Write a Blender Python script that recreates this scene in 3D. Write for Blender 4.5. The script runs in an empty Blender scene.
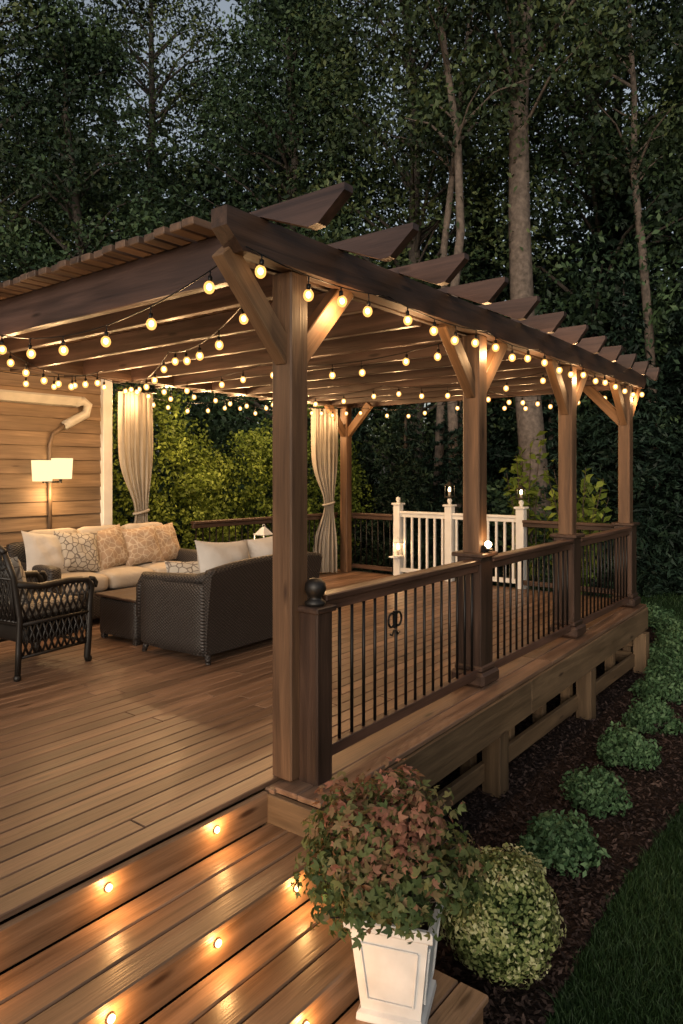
import bpy, math, random
import numpy as np
from mathutils import Vector, Matrix
random.seed(7); rng=np.random.default_rng(7)
scene=bpy.context.scene
scene.view_settings.view_transform='Standard'; scene.view_settings.look='None'; scene.view_settings.exposure=0

# ---------------------------------------------------------------- node helpers
def newmat(name):
    m=bpy.data.materials.new(name); m.use_nodes=True
    nt=m.node_tree; nt.nodes.clear()
    out=nt.nodes.new('ShaderNodeOutputMaterial')
    return m,nt,out
def N(nt,t,**kw):
    n=nt.nodes.new(t)
    for k,v in kw.items():
        if hasattr(n,k): setattr(n,k,v)
        else: n.inputs[k.replace('_',' ')].default_value=v
    return n
def L(nt,a,b): nt.links.new(a,b)
def ramp(nt,fac,stops):
    r=nt.nodes.new('ShaderNodeValToRGB'); e=r.color_ramp.elements
    while len(e)>1: e.remove(e[-1])
    e[0].position=stops[0][0]; e[0].color=(*stops[0][1],1)
    for p,c in stops[1:]:
        x=e.new(p); x.color=(*c,1)
    if fac is not None: L(nt,fac,r.inputs[0])
    return r
def mixc(nt,fac,a,b,mode='MIX'):
    m=nt.nodes.new('ShaderNodeMix'); m.data_type='RGBA'; m.blend_type=mode
    for s,v in ((m.inputs[0],fac),(m.inputs[6],a),(m.inputs[7],b)):
        if hasattr(v,'links') or hasattr(v,'is_linked'): L(nt,v,s)
        else: s.default_value=v if not isinstance(v,tuple) else (*v,1)[:4]
    return m.outputs[2]
def math_(nt,op,a,b=None,clamp=False):
    m=nt.nodes.new('ShaderNodeMath'); m.operation=op; m.use_clamp=clamp
    for s,v in ((m.inputs[0],a),(m.inputs[1],b)):
        if v is None: continue
        if hasattr(v,'is_linked'): L(nt,v,s)
        else: s.default_value=v
    return m.outputs[0]

def wood(name,dark,light,rough=.55,knots=True,var=.35,spec=.4,fine=.5):
    m,nt,out=newmat(name)
    at=N(nt,'ShaderNodeAttribute'); at.attribute_name='gc'
    ar=N(nt,'ShaderNodeAttribute'); ar.attribute_name='rnd'
    mp=N(nt,'ShaderNodeMapping'); mp.inputs['Scale'].default_value=(1.3,17,17); L(nt,at.outputs['Vector'],mp.inputs[0])
    n1=N(nt,'ShaderNodeTexNoise'); n1.inputs['Scale'].default_value=1.0; n1.inputs['Detail'].default_value=4; n1.inputs['Distortion'].default_value=.7
    L(nt,mp.outputs[0],n1.inputs['Vector'])
    mp2=N(nt,'ShaderNodeMapping'); mp2.inputs['Scale'].default_value=(5,120,120); L(nt,at.outputs['Vector'],mp2.inputs[0])
    n2=N(nt,'ShaderNodeTexNoise'); n2.inputs['Scale'].default_value=1.0; n2.inputs['Detail'].default_value=1
    L(nt,mp2.outputs[0],n2.inputs['Vector'])
    n3=N(nt,'ShaderNodeTexNoise'); n3.inputs['Scale'].default_value=2.2; n3.inputs['Detail'].default_value=2; L(nt,at.outputs['Vector'],n3.inputs['Vector'])
    r=ramp(nt,n1.outputs['Fac'],[(.3,dark),(.52,tuple((a+b)/2 for a,b in zip(dark,light))),(.72,light)])
    f=math_(nt,'MULTIPLY_ADD',n2.outputs['Fac'],fine); f.node.inputs[2].default_value=1-fine*.55
    v=math_(nt,'MULTIPLY_ADD',ar.outputs['Fac'],var); v.node.inputs[2].default_value=1-var*.5
    w=math_(nt,'MULTIPLY_ADD',n3.outputs['Fac'],.7); w.node.inputs[2].default_value=.65
    k=math_(nt,'MULTIPLY',math_(nt,'MULTIPLY',f,v),w)
    col=N(nt,'ShaderNodeVectorMath',operation='SCALE'); L(nt,r.outputs[0],col.inputs[0]); L(nt,k,col.inputs['Scale'])
    c=col.outputs[0]
    if knots:
        mp3=N(nt,'ShaderNodeMapping'); mp3.inputs['Scale'].default_value=(1.6,7,7); L(nt,at.outputs['Vector'],mp3.inputs[0])
        vo=N(nt,'ShaderNodeTexVoronoi'); vo.inputs['Scale'].default_value=1.0; L(nt,mp3.outputs[0],vo.inputs['Vector'])
        rk=ramp(nt,vo.outputs['Distance'],[(.05,(.25,.2,.18)),(.13,(1,1,1))])
        c=mixc(nt,1.0,c,rk.outputs[0],'MULTIPLY')
    b=N(nt,'ShaderNodeBsdfPrincipled'); L(nt,c,b.inputs['Base Color'])
    rr=math_(nt,'MULTIPLY_ADD',n1.outputs['Fac'],.3); rr.node.inputs[2].default_value=rough-.15; L(nt,rr,b.inputs['Roughness'])
    b.inputs['Specular IOR Level'].default_value=spec
    bu=N(nt,'ShaderNodeBump'); bu.inputs['Strength'].default_value=.35; bu.inputs['Distance'].default_value=.004
    hh=math_(nt,'ADD',n1.outputs['Fac'],n2.outputs['Fac']); L(nt,hh,bu.inputs['Height']); L(nt,bu.outputs[0],b.inputs['Normal'])
    L(nt,b.outputs[0],out.inputs[0]); return m

def plain(name,col,rough=.5,metal=0,noise=.25,nscale=12,bump=.15,spec=.5):
    m,nt,out=newmat(name)
    tc=N(nt,'ShaderNodeTexCoord')
    n=N(nt,'ShaderNodeTexNoise'); n.inputs['Scale'].default_value=nscale; n.inputs['Detail'].default_value=4; L(nt,tc.outputs['Object'],n.inputs['Vector'])
    r=ramp(nt,n.outputs['Fac'],[(.3,tuple(c*(1-noise) for c in col)),(.7,tuple(min(1,c*(1+noise*.6)) for c in col))])
    b=N(nt,'ShaderNodeBsdfPrincipled'); L(nt,r.outputs[0],b.inputs['Base Color']); b.inputs['Roughness'].default_value=rough; b.inputs['Metallic'].default_value=metal
    b.inputs['Specular IOR Level'].default_value=spec
    bu=N(nt,'ShaderNodeBump'); bu.inputs['Strength'].default_value=bump; bu.inputs['Distance'].default_value=.005; L(nt,n.outputs['Fac'],bu.inputs['Height']); L(nt,bu.outputs[0],b.inputs['Normal'])
    L(nt,b.outputs[0],out.inputs[0]); return m

def emis(name,col,s,mixt=0):
    m,nt,out=newmat(name)
    try: m.cycles.emission_sampling='NONE'
    except Exception: pass
    e=N(nt,'ShaderNodeEmission'); e.inputs[0].default_value=(*col,1); e.inputs[1].default_value=s
    if mixt>0:
        t=N(nt,'ShaderNodeBsdfTransparent'); x=N(nt,'ShaderNodeMixShader'); x.inputs[0].default_value=1-mixt
        L(nt,t.outputs[0],x.inputs[1]); L(nt,e.outputs[0],x.inputs[2]); L(nt,x.outputs[0],out.inputs[0])
    else: L(nt,e.outputs[0],out.inputs[0])
    return m

def foliage(name,stops,trans=.3,rough=.6):
    m,nt,out=newmat(name)
    ar=N(nt,'ShaderNodeAttribute'); ar.attribute_name='rnd'
    r=ramp(nt,ar.outputs['Fac'],stops)
    b=N(nt,'ShaderNodeBsdfPrincipled'); L(nt,r.outputs[0],b.inputs['Base Color']); b.inputs['Roughness'].default_value=rough; b.inputs['Specular IOR Level'].default_value=.25
    if trans<=0: L(nt,b.outputs[0],out.inputs[0]); return m
    t=N(nt,'ShaderNodeBsdfTranslucent'); L(nt,r.outputs[0],t.inputs[0])
    x=N(nt,'ShaderNodeMixShader'); x.inputs[0].default_value=trans
    L(nt,b.outputs[0],x.inputs[1]); L(nt,t.outputs[0],x.inputs[2]); L(nt,x.outputs[0],out.inputs[0]); return m

def fabric(name,col,trans=0,pattern=None):
    m,nt,out=newmat(name)
    tc=N(nt,'ShaderNodeTexCoord')
    n=N(nt,'ShaderNodeTexNoise'); n.inputs['Scale'].default_value=6; n.inputs['Detail'].default_value=4; L(nt,tc.outputs['Object'],n.inputs['Vector'])
    r=ramp(nt,n.outputs['Fac'],[(.3,tuple(c*.82 for c in col)),(.7,col)]); c=r.outputs[0]
    if pattern:
        vo=N(nt,'ShaderNodeTexVoronoi'); vo.feature='DISTANCE_TO_EDGE'; vo.inputs['Scale'].default_value=16; L(nt,tc.outputs['Object'],vo.inputs['Vector'])
        rk=ramp(nt,vo.outputs['Distance'],[(.03,(1,1,1)),(.09,(0,0,0))])
        c=mixc(nt,rk.outputs[0],c,pattern)
    w=N(nt,'ShaderNodeTexNoise'); w.inputs['Scale'].default_value=400; L(nt,tc.outputs['Object'],w.inputs['Vector'])
    bu=N(nt,'ShaderNodeBump'); bu.inputs['Strength'].default_value=.2; bu.inputs['Distance'].default_value=.002; L(nt,w.outputs['Fac'],bu.inputs['Height'])
    bu2=N(nt,'ShaderNodeBump'); bu2.inputs['Strength'].default_value=.6; bu2.inputs['Distance'].default_value=.03; L(nt,n.outputs['Fac'],bu2.inputs['Height']); L(nt,bu.outputs[0],bu2.inputs['Normal'])
    b=N(nt,'ShaderNodeBsdfPrincipled'); L(nt,c,b.inputs['Base Color']); b.inputs['Roughness'].default_value=.9; b.inputs['Specular IOR Level'].default_value=.1
    L(nt,bu2.outputs[0],b.inputs['Normal'])
    if trans:
        t=N(nt,'ShaderNodeBsdfTranslucent'); L(nt,c,t.inputs[0]); x=N(nt,'ShaderNodeMixShader'); x.inputs[0].default_value=trans
        L(nt,b.outputs[0],x.inputs[1]); L(nt,t.outputs[0],x.inputs[2]); L(nt,x.outputs[0],out.inputs[0])
    else: L(nt,b.outputs[0],out.inputs[0])
    return m

def wicker(name):
    m,nt,out=newmat(name)
    tc=N(nt,'ShaderNodeTexCoord'); sp=N(nt,'ShaderNodeSeparateXYZ'); L(nt,tc.outputs['Object'],sp.inputs[0])
    u=math_(nt,'ADD',sp.outputs[0],sp.outputs[1])
    a=math_(nt,'SINE',math_(nt,'MULTIPLY',u,math.pi/.018)); 
    b_=math_(nt,'SINE',math_(nt,'MULTIPLY',sp.outputs[2],math.pi/.013))
    h=math_(nt,'MULTIPLY',a,b_)
    nz=N(nt,'ShaderNodeTexNoise'); nz.inputs['Scale'].default_value=9; L(nt,tc.outputs['Object'],nz.inputs['Vector'])
    h2=math_(nt,'MULTIPLY',h,math_(nt,'ADD',nz.outputs['Fac'],.4))
    r=ramp(nt,math_(nt,'MULTIPLY_ADD',h2,.5),[(0,(.004,.003,.003)),(.5,(.014,.011,.010)),(1,(.06,.047,.04))]); r.inputs[0].links[0].from_node.inputs[2].default_value=.5
    b=N(nt,'ShaderNodeBsdfPrincipled'); L(nt,r.outputs[0],b.inputs['Base Color']); b.inputs['Roughness'].default_value=.5
    bu=N(nt,'ShaderNodeBump'); bu.inputs['Strength'].default_value=.8; bu.inputs['Distance'].default_value=.004; L(nt,h,bu.inputs['Height']); L(nt,bu.outputs[0],b.inputs['Normal'])
    L(nt,b.outputs[0],out.inputs[0]); return m

# ---------------------------------------------------------------- materials
M={}
M['deck']=wood('deck_wood',(.095,.054,.034),(.225,.134,.085),rough=.40,var=.5,spec=.5)
M['step']=wood('step_wood',(.11,.063,.035),(.27,.163,.097),rough=.42,var=.4,spec=.5)
M['fascia']=wood('fascia_wood',(.075,.046,.024),(.17,.108,.058),rough=.6)
M['post']=wood('post_wood',(.055,.029,.016),(.155,.085,.045),rough=.55)
M['brace']=wood('brace_wood',(.10,.054,.026),(.22,.125,.066),rough=.6)
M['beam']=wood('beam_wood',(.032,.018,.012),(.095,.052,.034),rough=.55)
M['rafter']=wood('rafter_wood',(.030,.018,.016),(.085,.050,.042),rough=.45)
M['slat']=wood('slat_wood',(.055,.032,.021),(.15,.088,.056),rough=.6)
M['newel']=wood('newel_wood',(.026,.015,.011),(.072,.040,.027),rough=.42)
M['rail']=wood('rail_wood',(.05,.026,.018),(.125,.066,.046),rough=.38,knots=False)
M['siding']=wood('siding_wood',(.12,.080,.05),(.24,.165,.105),rough=.65,var=.35)
M['metal']=plain('black_metal',(.012,.011,.011),.4,.6,bump=.05)
M['iron']=plain('iron_dark',(.015,.012,.010),.45,.3)
M['white']=plain('white_paint',(.66,.65,.63),.45,noise=.12,nscale=5,bump=.1)
M['pot']=plain('planter_white',(.58,.58,.58),.5,noise=.18,nscale=7,bump=.2)
M['soil']=plain('soil',(.03,.02,.014),.95,nscale=60,bump=1)
M['roof']=plain('roof_shingle',(.05,.045,.042),.85,nscale=30,bump=.6)
M['gutter']=plain('gutter_white',(.42,.40,.36),.4,noise=.1)
M['pipe']=plain('downspout_brown',(.12,.08,.05),.5)
M['wicker']=wicker('wicker_dark')
M['cream']=fabric('cushion_cream',(.46,.41,.35))
M['white_f']=fabric('cushion_white',(.50,.48,.46))
M['pat']=fabric('cushion_pattern',(.44,.41,.36),pattern=(.13,.11,.10,1))
M['tan']=fabric('cushion_tan',(.36,.27,.20),pattern=(.47,.40,.32,1))
M['curtain']=fabric('curtain_cloth',(.38,.35,.31),trans=.25)
M['core']=emis('bulb_filament',(1,.76,.40),15)
M['glass']=emis('bulb_glass_glow',(1,.48,.12),2.1,.35)
M['steplight']=emis('step_light_lens',(1,.66,.28),9)
M['shade']=emis('lamp_shade_glow',(1,.70,.36),1.7)
M['bark']=plain('bark',(.055,.045,.037),.9,nscale=14,noise=.5,bump=1.0)
M['bark2']=plain('bark_pale',(.13,.10,.08),.9,nscale=11,noise=.5,bump=1.0)
M['leafA']=foliage('leaf_green',[(0,(.010,.022,.011)),(.5,(.028,.054,.024)),(1,(.066,.11,.046))],trans=0)
M['leafB']=foliage('leaf_olive',[(0,(.012,.023,.010)),(.5,(.035,.058,.022)),(1,(.085,.11,.04))],trans=0)
M['leafC']=foliage('leaf_conifer',[(0,(.006,.014,.010)),(.6,(.013,.030,.018)),(1,(.027,.052,.03))],trans=0)
M['hedge']=foliage('leaf_hedge',[(0,(.04,.07,.012)),(.5,(.10,.155,.025)),(1,(.19,.26,.05))])
M['box']=foliage('leaf_variegated',[(0,(.06,.10,.03)),(.45,(.16,.21,.07)),(.8,(.30,.33,.13)),(1,(.50,.50,.28))])
M['bed']=foliage('leaf_bedding',[(0,(.03,.06,.025)),(.5,(.065,.135,.058)),(1,(.15,.25,.12))])
M['pottedleaf']=foliage('leaf_potted',[(0,(.03,.055,.018)),(.38,(.085,.12,.04)),(.58,(.15,.155,.058)),(.74,(.25,.145,.08)),(1,(.36,.16,.11))])
M['grass']=foliage('grass_blade',[(0,(.011,.027,.008)),(.6,(.022,.050,.014)),(1,(.048,.078,.024))],trans=0)
M['chip']=foliage('mulch_chip',[(0,(.015,.009,.008)),(.6,(.042,.026,.021)),(1,(.085,.055,.045))],trans=0,rough=.9)

# ---------------------------------------------------------------- geometry builder
class MB:
    def __init__(s): s.v=[];s.f=[];s.m=[];s.sm=[];s.gc=[];s.rn=[]
    def add(s,vs,fs,mat=0,gc=None,rnd=None,smooth=False):
        o=len(s.v); r=random.random() if rnd is None else rnd
        off=Vector((random.uniform(0,60),random.uniform(0,60),random.uniform(0,60)))
        for i,p in enumerate(vs):
            s.v.append(tuple(p)); g=Vector(gc[i]) if gc else Vector(p); s.gc.append(tuple(g+off)); s.rn.append(r)
        for f in fs: s.f.append(tuple(o+i for i in f)); s.m.append(mat); s.sm.append(smooth)
    def box(s,c,size,mat=0,R=None,b=.004,rnd=None):
        h=[x/2 for x in size]; b=min(b,min(h)*.45)
        ax=sorted(range(3),key=lambda i:-size[i]); vs=[];gc=[];idx={}
        for sx in(-1,1):
            for sy in(-1,1):
                for sz in(-1,1):
                    sg=(sx,sy,sz)
                    for a in range(3):
                        p=[sg[k]*(h[k]-(0 if k==a else b)) for k in range(3)]
                        idx[(sg,a)]=len(vs); gc.append((p[ax[0]],p[ax[1]],p[ax[2]]))
                        P=Vector(p)
                        if R is not None: P=R@P
                        vs.append(P+Vector(c))
        fs=[]
        for a in range(3):
            o1,o2=[k for k in range(3) if k!=a]
            for sa in(-1,1):
                q=[]
                for (x,y) in((-1,-1),(1,-1),(1,1),(-1,1)):
                    sg=[0,0,0]; sg[a]=sa; sg[o1]=x; sg[o2]=y; q.append(idx[(tuple(sg),a)])
                flip=(sa<0)^(a==1); fs.append(q[::-1] if flip else q)
        for a in range(3):
            o1,o2=[k for k in range(3) if k!=a]
            for x in(-1,1):
                for y in(-1,1):
                    A=[0,0,0];A[a]=-1;A[o1]=x;A[o2]=y;B=list(A);B[a]=1
                    q=[idx[(tuple(A),o1)],idx[(tuple(B),o1)],idx[(tuple(B),o2)],idx[(tuple(A),o2)]]
                    fs.append(q)
        for sx in(-1,1):
            for sy in(-1,1):
                for sz in(-1,1): fs.append([idx[((sx,sy,sz),a)] for a in range(3)])
        s.add(vs,fs,mat,gc,rnd)
    def beam(s,p0,p1,w,h,mat=0,b=.004,rnd=None,up=(0,0,1)):
        p0=Vector(p0);p1=Vector(p1);d=p1-p0;l=d.length;x=d.normalized();z=Vector(up)
        if abs(x.dot(z))>.99: z=Vector((0,1,0))
        y=z.cross(x).normalized(); z=x.cross(y)
        R=Matrix((x,y,z)).transposed()
        s.box((p0+p1)/2,(l,w,h),mat,R,b,rnd)
    def prism(s,pts,ext,mat=0,rnd=None):
        n=len(pts);ext=Vector(ext);P=[Vector(p) for p in pts];vs=P+[p+ext for p in P]
        fs=[tuple(range(n))[::-1],tuple(range(n,2*n))]+[(i,(i+1)%n,(i+1)%n+n,i+n) for i in range(n)]
        gc=[(v.y,v.z,v.x) if abs(ext.x)>abs(ext.y) else (v.x,v.z,v.y) for v in vs]
        s.add(vs,fs,mat,gc,rnd)
    def tube(s,path,r,n=8,mat=0,caps=True):
        P=[Vector(p) for p in path]; rs=r if hasattr(r,'__len__') else [r]*len(P); vs=[];gc=[];acc=0
        prev=None
        for i,p in enumerate(P):
            d=(P[min(i+1,len(P)-1)]-P[max(i-1,0)])
            d=d.normalized() if d.length>1e-9 else Vector((0,0,1))
            if prev is None:
                a=Vector((0,0,1)) if abs(d.z)<.9 else Vector((1,0,0)); x=a.cross(d).normalized()
            else: x=(prev-d*prev.dot(d)).normalized()
            prev=x; y=d.cross(x)
            if i: acc+=(P[i]-P[i-1]).length
            for k in range(n):
                t=2*math.pi*k/n; o=(x*math.cos(t)+y*math.sin(t))*rs[i]; vs.append(p+o); gc.append((acc,o.x,o.y))
        fs=[(i*n+k,i*n+(k+1)%n,(i+1)*n+(k+1)%n,(i+1)*n+k) for i in range(len(P)-1) for k in range(n)]
        if caps: fs+= [tuple(range(n))[::-1],tuple(range((len(P)-1)*n,len(P)*n))]
        s.add(vs,fs,mat,gc,smooth=True)
    def sphere(s,c,r,mat=0,seg=12,rings=8,sc=(1,1,1)):
        c=Vector(c);vs=[];fs=[]
        for j in range(rings+1):
            ph=math.pi*j/rings
            for k in range(seg):
                t=2*math.pi*k/seg; vs.append(c+Vector((r*sc[0]*math.sin(ph)*math.cos(t),r*sc[1]*math.sin(ph)*math.sin(t),-r*sc[2]*math.cos(ph))))
        for j in range(rings):
            for k in range(seg): fs.append((j*seg+k,j*seg+(k+1)%seg,(j+1)*seg+(k+1)%seg,(j+1)*seg+k))
        s.add(vs,fs,mat,smooth=True)
    def lathe(s,prof,c=(0,0,0),n=16,mat=0,rot=0,smooth=True):
        c=Vector(c);vs=[];fs=[]
        for r,z in prof:
            for k in range(n):
                t=2*math.pi*k/n+rot; vs.append(c+Vector((r*math.cos(t),r*math.sin(t),z)))
        for j in range(len(prof)-1):
            for k in range(n): fs.append((j*n+k,j*n+(k+1)%n,(j+1)*n+(k+1)%n,(j+1)*n+k))
        s.add(vs,fs,mat,smooth=smooth)
    def rbox(s,c,size,r,mat=0,R=None,puff=0,n=9):
        h=Vector(size)/2; vs=[];fs=[];key={}
        def V(p):
            k=tuple(round(x,5) for x in p)
            if k in key: return key[k]
            P=Vector((p[0]*h.x,p[1]*h.y,p[2]*h.z)); q=Vector([max(-(h[i]-r),min(h[i]-r,P[i])) for i in range(3)])
            d=P-q; P2=q+(d.normalized()*r if d.length>1e-9 else d)
            P2.z+= puff*p[2]*(1-p[0]**2)*(1-p[1]**2)
            P2.y+= puff*.4*p[1]*(1-p[0]**2)*(1-p[2]**2); P2.x+= puff*.4*p[0]*(1-p[1]**2)*(1-p[2]**2)
            P2+=Vector((math.sin(P2.y*31+c[0]*7),math.sin(P2.x*27+c[1]*5),math.sin(P2.x*23+P2.y*19)))*.003
            if R is not None: P2=R@P2
            key[k]=len(vs); vs.append(P2+Vector(c)); return key[k]
        g=[math.sin((i/(n-1)-.5)*math.pi)*.5+.5 for i in range(n)]; g=[x*2-1 for x in g]
        for a in range(3):
            for sa in(-1,1):
                for i in range(n-1):
                    for j in range(n-1):
                        q=[]
                        for (x,y) in((g[i],g[j]),(g[i+1],g[j]),(g[i+1],g[j+1]),(g[i],g[j+1])):
                            p=[0,0,0];p[a]=sa;p[(a+1)%3]=x;p[(a+2)%3]=y;q.append(V(p))
                        fs.append(q if sa>0 else q[::-1])
        s.add(vs,fs,mat,smooth=True)
    def pillow(s,c,w,h,t,R,mat=0,n=15):
        vs=[];fs=[]
        for side in(1,-1):
            o=len(vs)
            for i in range(n):
                for j in range(n):
                    u=-1+2*i/(n-1);v=-1+2*j/(n-1)
                    k=max(0,(1-abs(u)**2.6))*max(0,(1-abs(v)**2.6))
                    x=w/2*u*(1-.09*(1-v*v));y=h/2*v*(1-.09*(1-u*u)); z=side*t/2*(k**.55)
                    z+=(.008*math.sin(u*7+v*4+c[0]*9)+.006*math.sin(u*3-v*9+c[0]*5))*k
                    vs.append(R@Vector((x,y,z))+Vector(c))
            for i in range(n-1):
                for j in range(n-1):
                    q=(o+i*n+j,o+(i+1)*n+j,o+(i+1)*n+j+1,o+i*n+j+1); fs.append(q if side>0 else q[::-1])
        s.add(vs,fs,mat,smooth=True)
    def build(s,name,mats,parent=None):
        me=bpy.data.meshes.new(name); me.from_pydata(s.v,[],s.f)
        for m in mats: me.materials.append(M[m] if isinstance(m,str) else m)
        me.polygons.foreach_set('material_index',s.m); me.polygons.foreach_set('use_smooth',s.sm)
        a=me.attributes.new('gc','FLOAT_VECTOR','POINT'); a.data.foreach_set('vector',np.array(s.gc,dtype=np.float32).ravel())
        a=me.attributes.new('rnd','FLOAT','POINT'); a.data.foreach_set('value',np.array(s.rn,dtype=np.float32))
        import bmesh
        bm=bmesh.new(); bm.from_mesh(me); bmesh.ops.recalc_face_normals(bm,faces=bm.faces); bm.to_mesh(me); bm.free()
        ob=bpy.data.objects.new(name,me); scene.collection.objects.link(ob)
        if parent: ob.parent=parent
        return ob
def E(name,loc=(0,0,0),rz=0):
    e=bpy.data.objects.new(name,None); e.empty_display_size=.2; e.location=loc; e.rotation_euler=(0,0,rz); scene.collection.objects.link(e); return e
def point(parent,loc,w,col=(1,.58,.26),r=.03):
    l=bpy.data.lights.new('bulb_light','POINT'); l.energy=w; l.color=col; l.shadow_soft_size=r
    o=bpy.data.objects.new('bulb_light',l); o.location=loc; scene.collection.objects.link(o); o.parent=parent; return o

def qmesh(name,V,Q,mats,mi=None,rnd=None,smooth=False):
    me=bpy.data.meshes.new(name); V=np.asarray(V,dtype=np.float32);Q=np.asarray(Q,dtype=np.int32)
    me.vertices.add(len(V)); me.vertices.foreach_set('co',V.ravel())
    me.loops.add(Q.size); me.loops.foreach_set('vertex_index',Q.ravel())
    me.polygons.add(len(Q)); me.polygons.foreach_set('loop_start',np.arange(0,Q.size,4,dtype=np.int32))
    for m in mats: me.materials.append(M[m])
    if mi is not None: me.polygons.foreach_set('material_index',np.asarray(mi,dtype=np.int32))
    me.update(calc_edges=True)
    if rnd is not None:
        a=me.attributes.new('rnd','FLOAT','POINT'); a.data.foreach_set('value',np.asarray(rnd,dtype=np.float32))
    return me
def place(name,me,loc=(0,0,0),rz=0,sc=(1,1,1),parent=None):
    o=bpy.data.objects.new(name,me); o.location=loc;o.rotation_euler=(0,0,rz);o.scale=sc; scene.collection.objects.link(o); o.parent=parent; return o
def unit(a): return a/np.maximum(np.linalg.norm(a,axis=1,keepdims=True),1e-9)
def leaves(C,size,bias=None,bw=.6,width=.55,fold=.12,jit=.35):
    n=len(C); nrm=rng.normal(size=(n,3)); nrm=unit(nrm)
    if bias is not None: nrm=unit(nrm*(1-bw)+bias*bw)
    a=unit(np.cross(nrm,rng.normal(size=(n,3)))); b=np.cross(nrm,a)
    Ls=(size*(1+jit*rng.uniform(-1,1,n)))[:,None]; Ws=Ls*width
    V=np.stack([C-a*Ls/2,C+b*Ws/2+nrm*Ls*fold,C+a*Ls/2,C-b*Ws/2+nrm*Ls*fold],1).reshape(-1,3)
    Q=np.arange(4*n).reshape(-1,4); return V,Q
def lobed(C,size,bias,bw=.6):
    # three-lobed leaf: three narrow diamonds fanned out of one stalk point
    n=len(C); nrm=unit(unit(rng.normal(size=(n,3)))*(1-bw)+bias*bw)
    a=unit(np.cross(nrm,rng.normal(size=(n,3)))); b=np.cross(nrm,a); Ls=(size*rng.uniform(.6,1.3,n))[:,None]; out=[]
    for ang,l in ((0,1),(.85,.78),(-.85,.78)):
        d=a*math.cos(ang)+b*math.sin(ang); e=-a*math.sin(ang)+b*math.cos(ang)
        tip=C+d*Ls*l-nrm*Ls*l*.22
        out.append(np.stack([C,C+d*Ls*l*.5+e*Ls*.24*l+nrm*Ls*.04,tip,C+d*Ls*l*.5-e*Ls*.24*l+nrm*Ls*.04],1))
    V=np.concatenate(out,1).reshape(-1,3); return V,np.arange(12*n).reshape(-1,4)
def clump(c,r,n,sc=(1,1,.75)):
    d=unit(rng.normal(size=(n,3))); rad=rng.uniform(.35,1,n)**.5
    P=d*rad[:,None]*np.array(sc)*r; return np.array(c)+P,d
def ntube(path,radii,n=6):
    path=np.array(path,float);V=[];m=len(path)
    for i in range(m):
        d=path[min(i+1,m-1)]-path[max(i-1,0)];d/=np.linalg.norm(d)+1e-9
        a=np.array([0,0,1.]) if abs(d[2])<.8 else np.array([1.,0,0]); x=np.cross(a,d);x/=np.linalg.norm(x);y=np.cross(d,x)
        for k in range(n):
            t=2*math.pi*k/n; V.append(path[i]+(x*math.cos(t)+y*math.sin(t))*radii[i])
    Q=[(i*n+k,i*n+(k+1)%n,(i+1)*n+(k+1)%n,(i+1)*n+k) for i in range(m-1) for k in range(n)]
    return np.array(V),np.array(Q)
class Acc:
    def __init__(s): s.V=[];s.Q=[];s.mi=[];s.r=[];s.n=0
    def add(s,V,Q,mi,r):
        s.V.append(V);s.Q.append(Q+s.n);s.n+=len(V);s.mi.append(np.full(len(Q),mi));s.r.append(r if hasattr(r,'__len__') else np.full(len(V),r))
    def mesh(s,name,mats): return qmesh(name,np.concatenate(s.V),np.concatenate(s.Q),mats,np.concatenate(s.mi),np.concatenate(s.r))

def tree_mesh(name,H,base,R,nc,per,leaf,mat,trunk=.22,cr=(.55,1.15),bark='bark',lean=.12):
    A=Acc(); k=9; zs=np.linspace(0,H*.93,k)
    px=np.cumsum(rng.normal(0,lean,k))*1.0;py=np.cumsum(rng.normal(0,lean,k)); px[0]=py[0]=0
    rad=trunk*(1-zs/(H*1.02))**.8+.02; rad[0]*=1.35
    V,Q=ntube(np.stack([px,py,zs],1),rad,9);A.add(V,Q,0,.5)
    for i in range(nc):
        t=rng.uniform(0,1); z=base+(H-base)*t
        prof=math.sin(math.pi*min(1,(t*.86+.12)))**.6*R*(1.0-.25*t)
        rr=prof*math.sqrt(rng.uniform(.08,1)); an=rng.uniform(0,2*math.pi)
        zb=max(base*.7,z-rr*.55); bx=np.interp(zb,zs,px);by=np.interp(zb,zs,py)
        c=np.array([bx+rr*math.cos(an),by+rr*math.sin(an),z+rng.normal(0,.2)])
        if i%3==0:
            s0=np.array([bx,by,zb]);mid=(s0+c)/2+np.array([0,0,.15*rr])
            V,Q=ntube([s0,mid,c],[.015+.016*rr,.01+.01*rr,.008],5);A.add(V,Q,0,.5)
        r=rng.uniform(*cr); P,d=clump(c,r,per,(1,1,.55)); P[:,2]-=.3*((P[:,0]-c[0])**2+(P[:,1]-c[1])**2)
        V,Q=leaves(P,leaf,bias=unit(d+np.array([0,0,.8])),bw=.5,width=.5)
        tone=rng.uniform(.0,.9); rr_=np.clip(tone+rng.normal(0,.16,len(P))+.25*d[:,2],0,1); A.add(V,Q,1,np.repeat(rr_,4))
    return A.mesh(name,[bark,mat])
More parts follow.
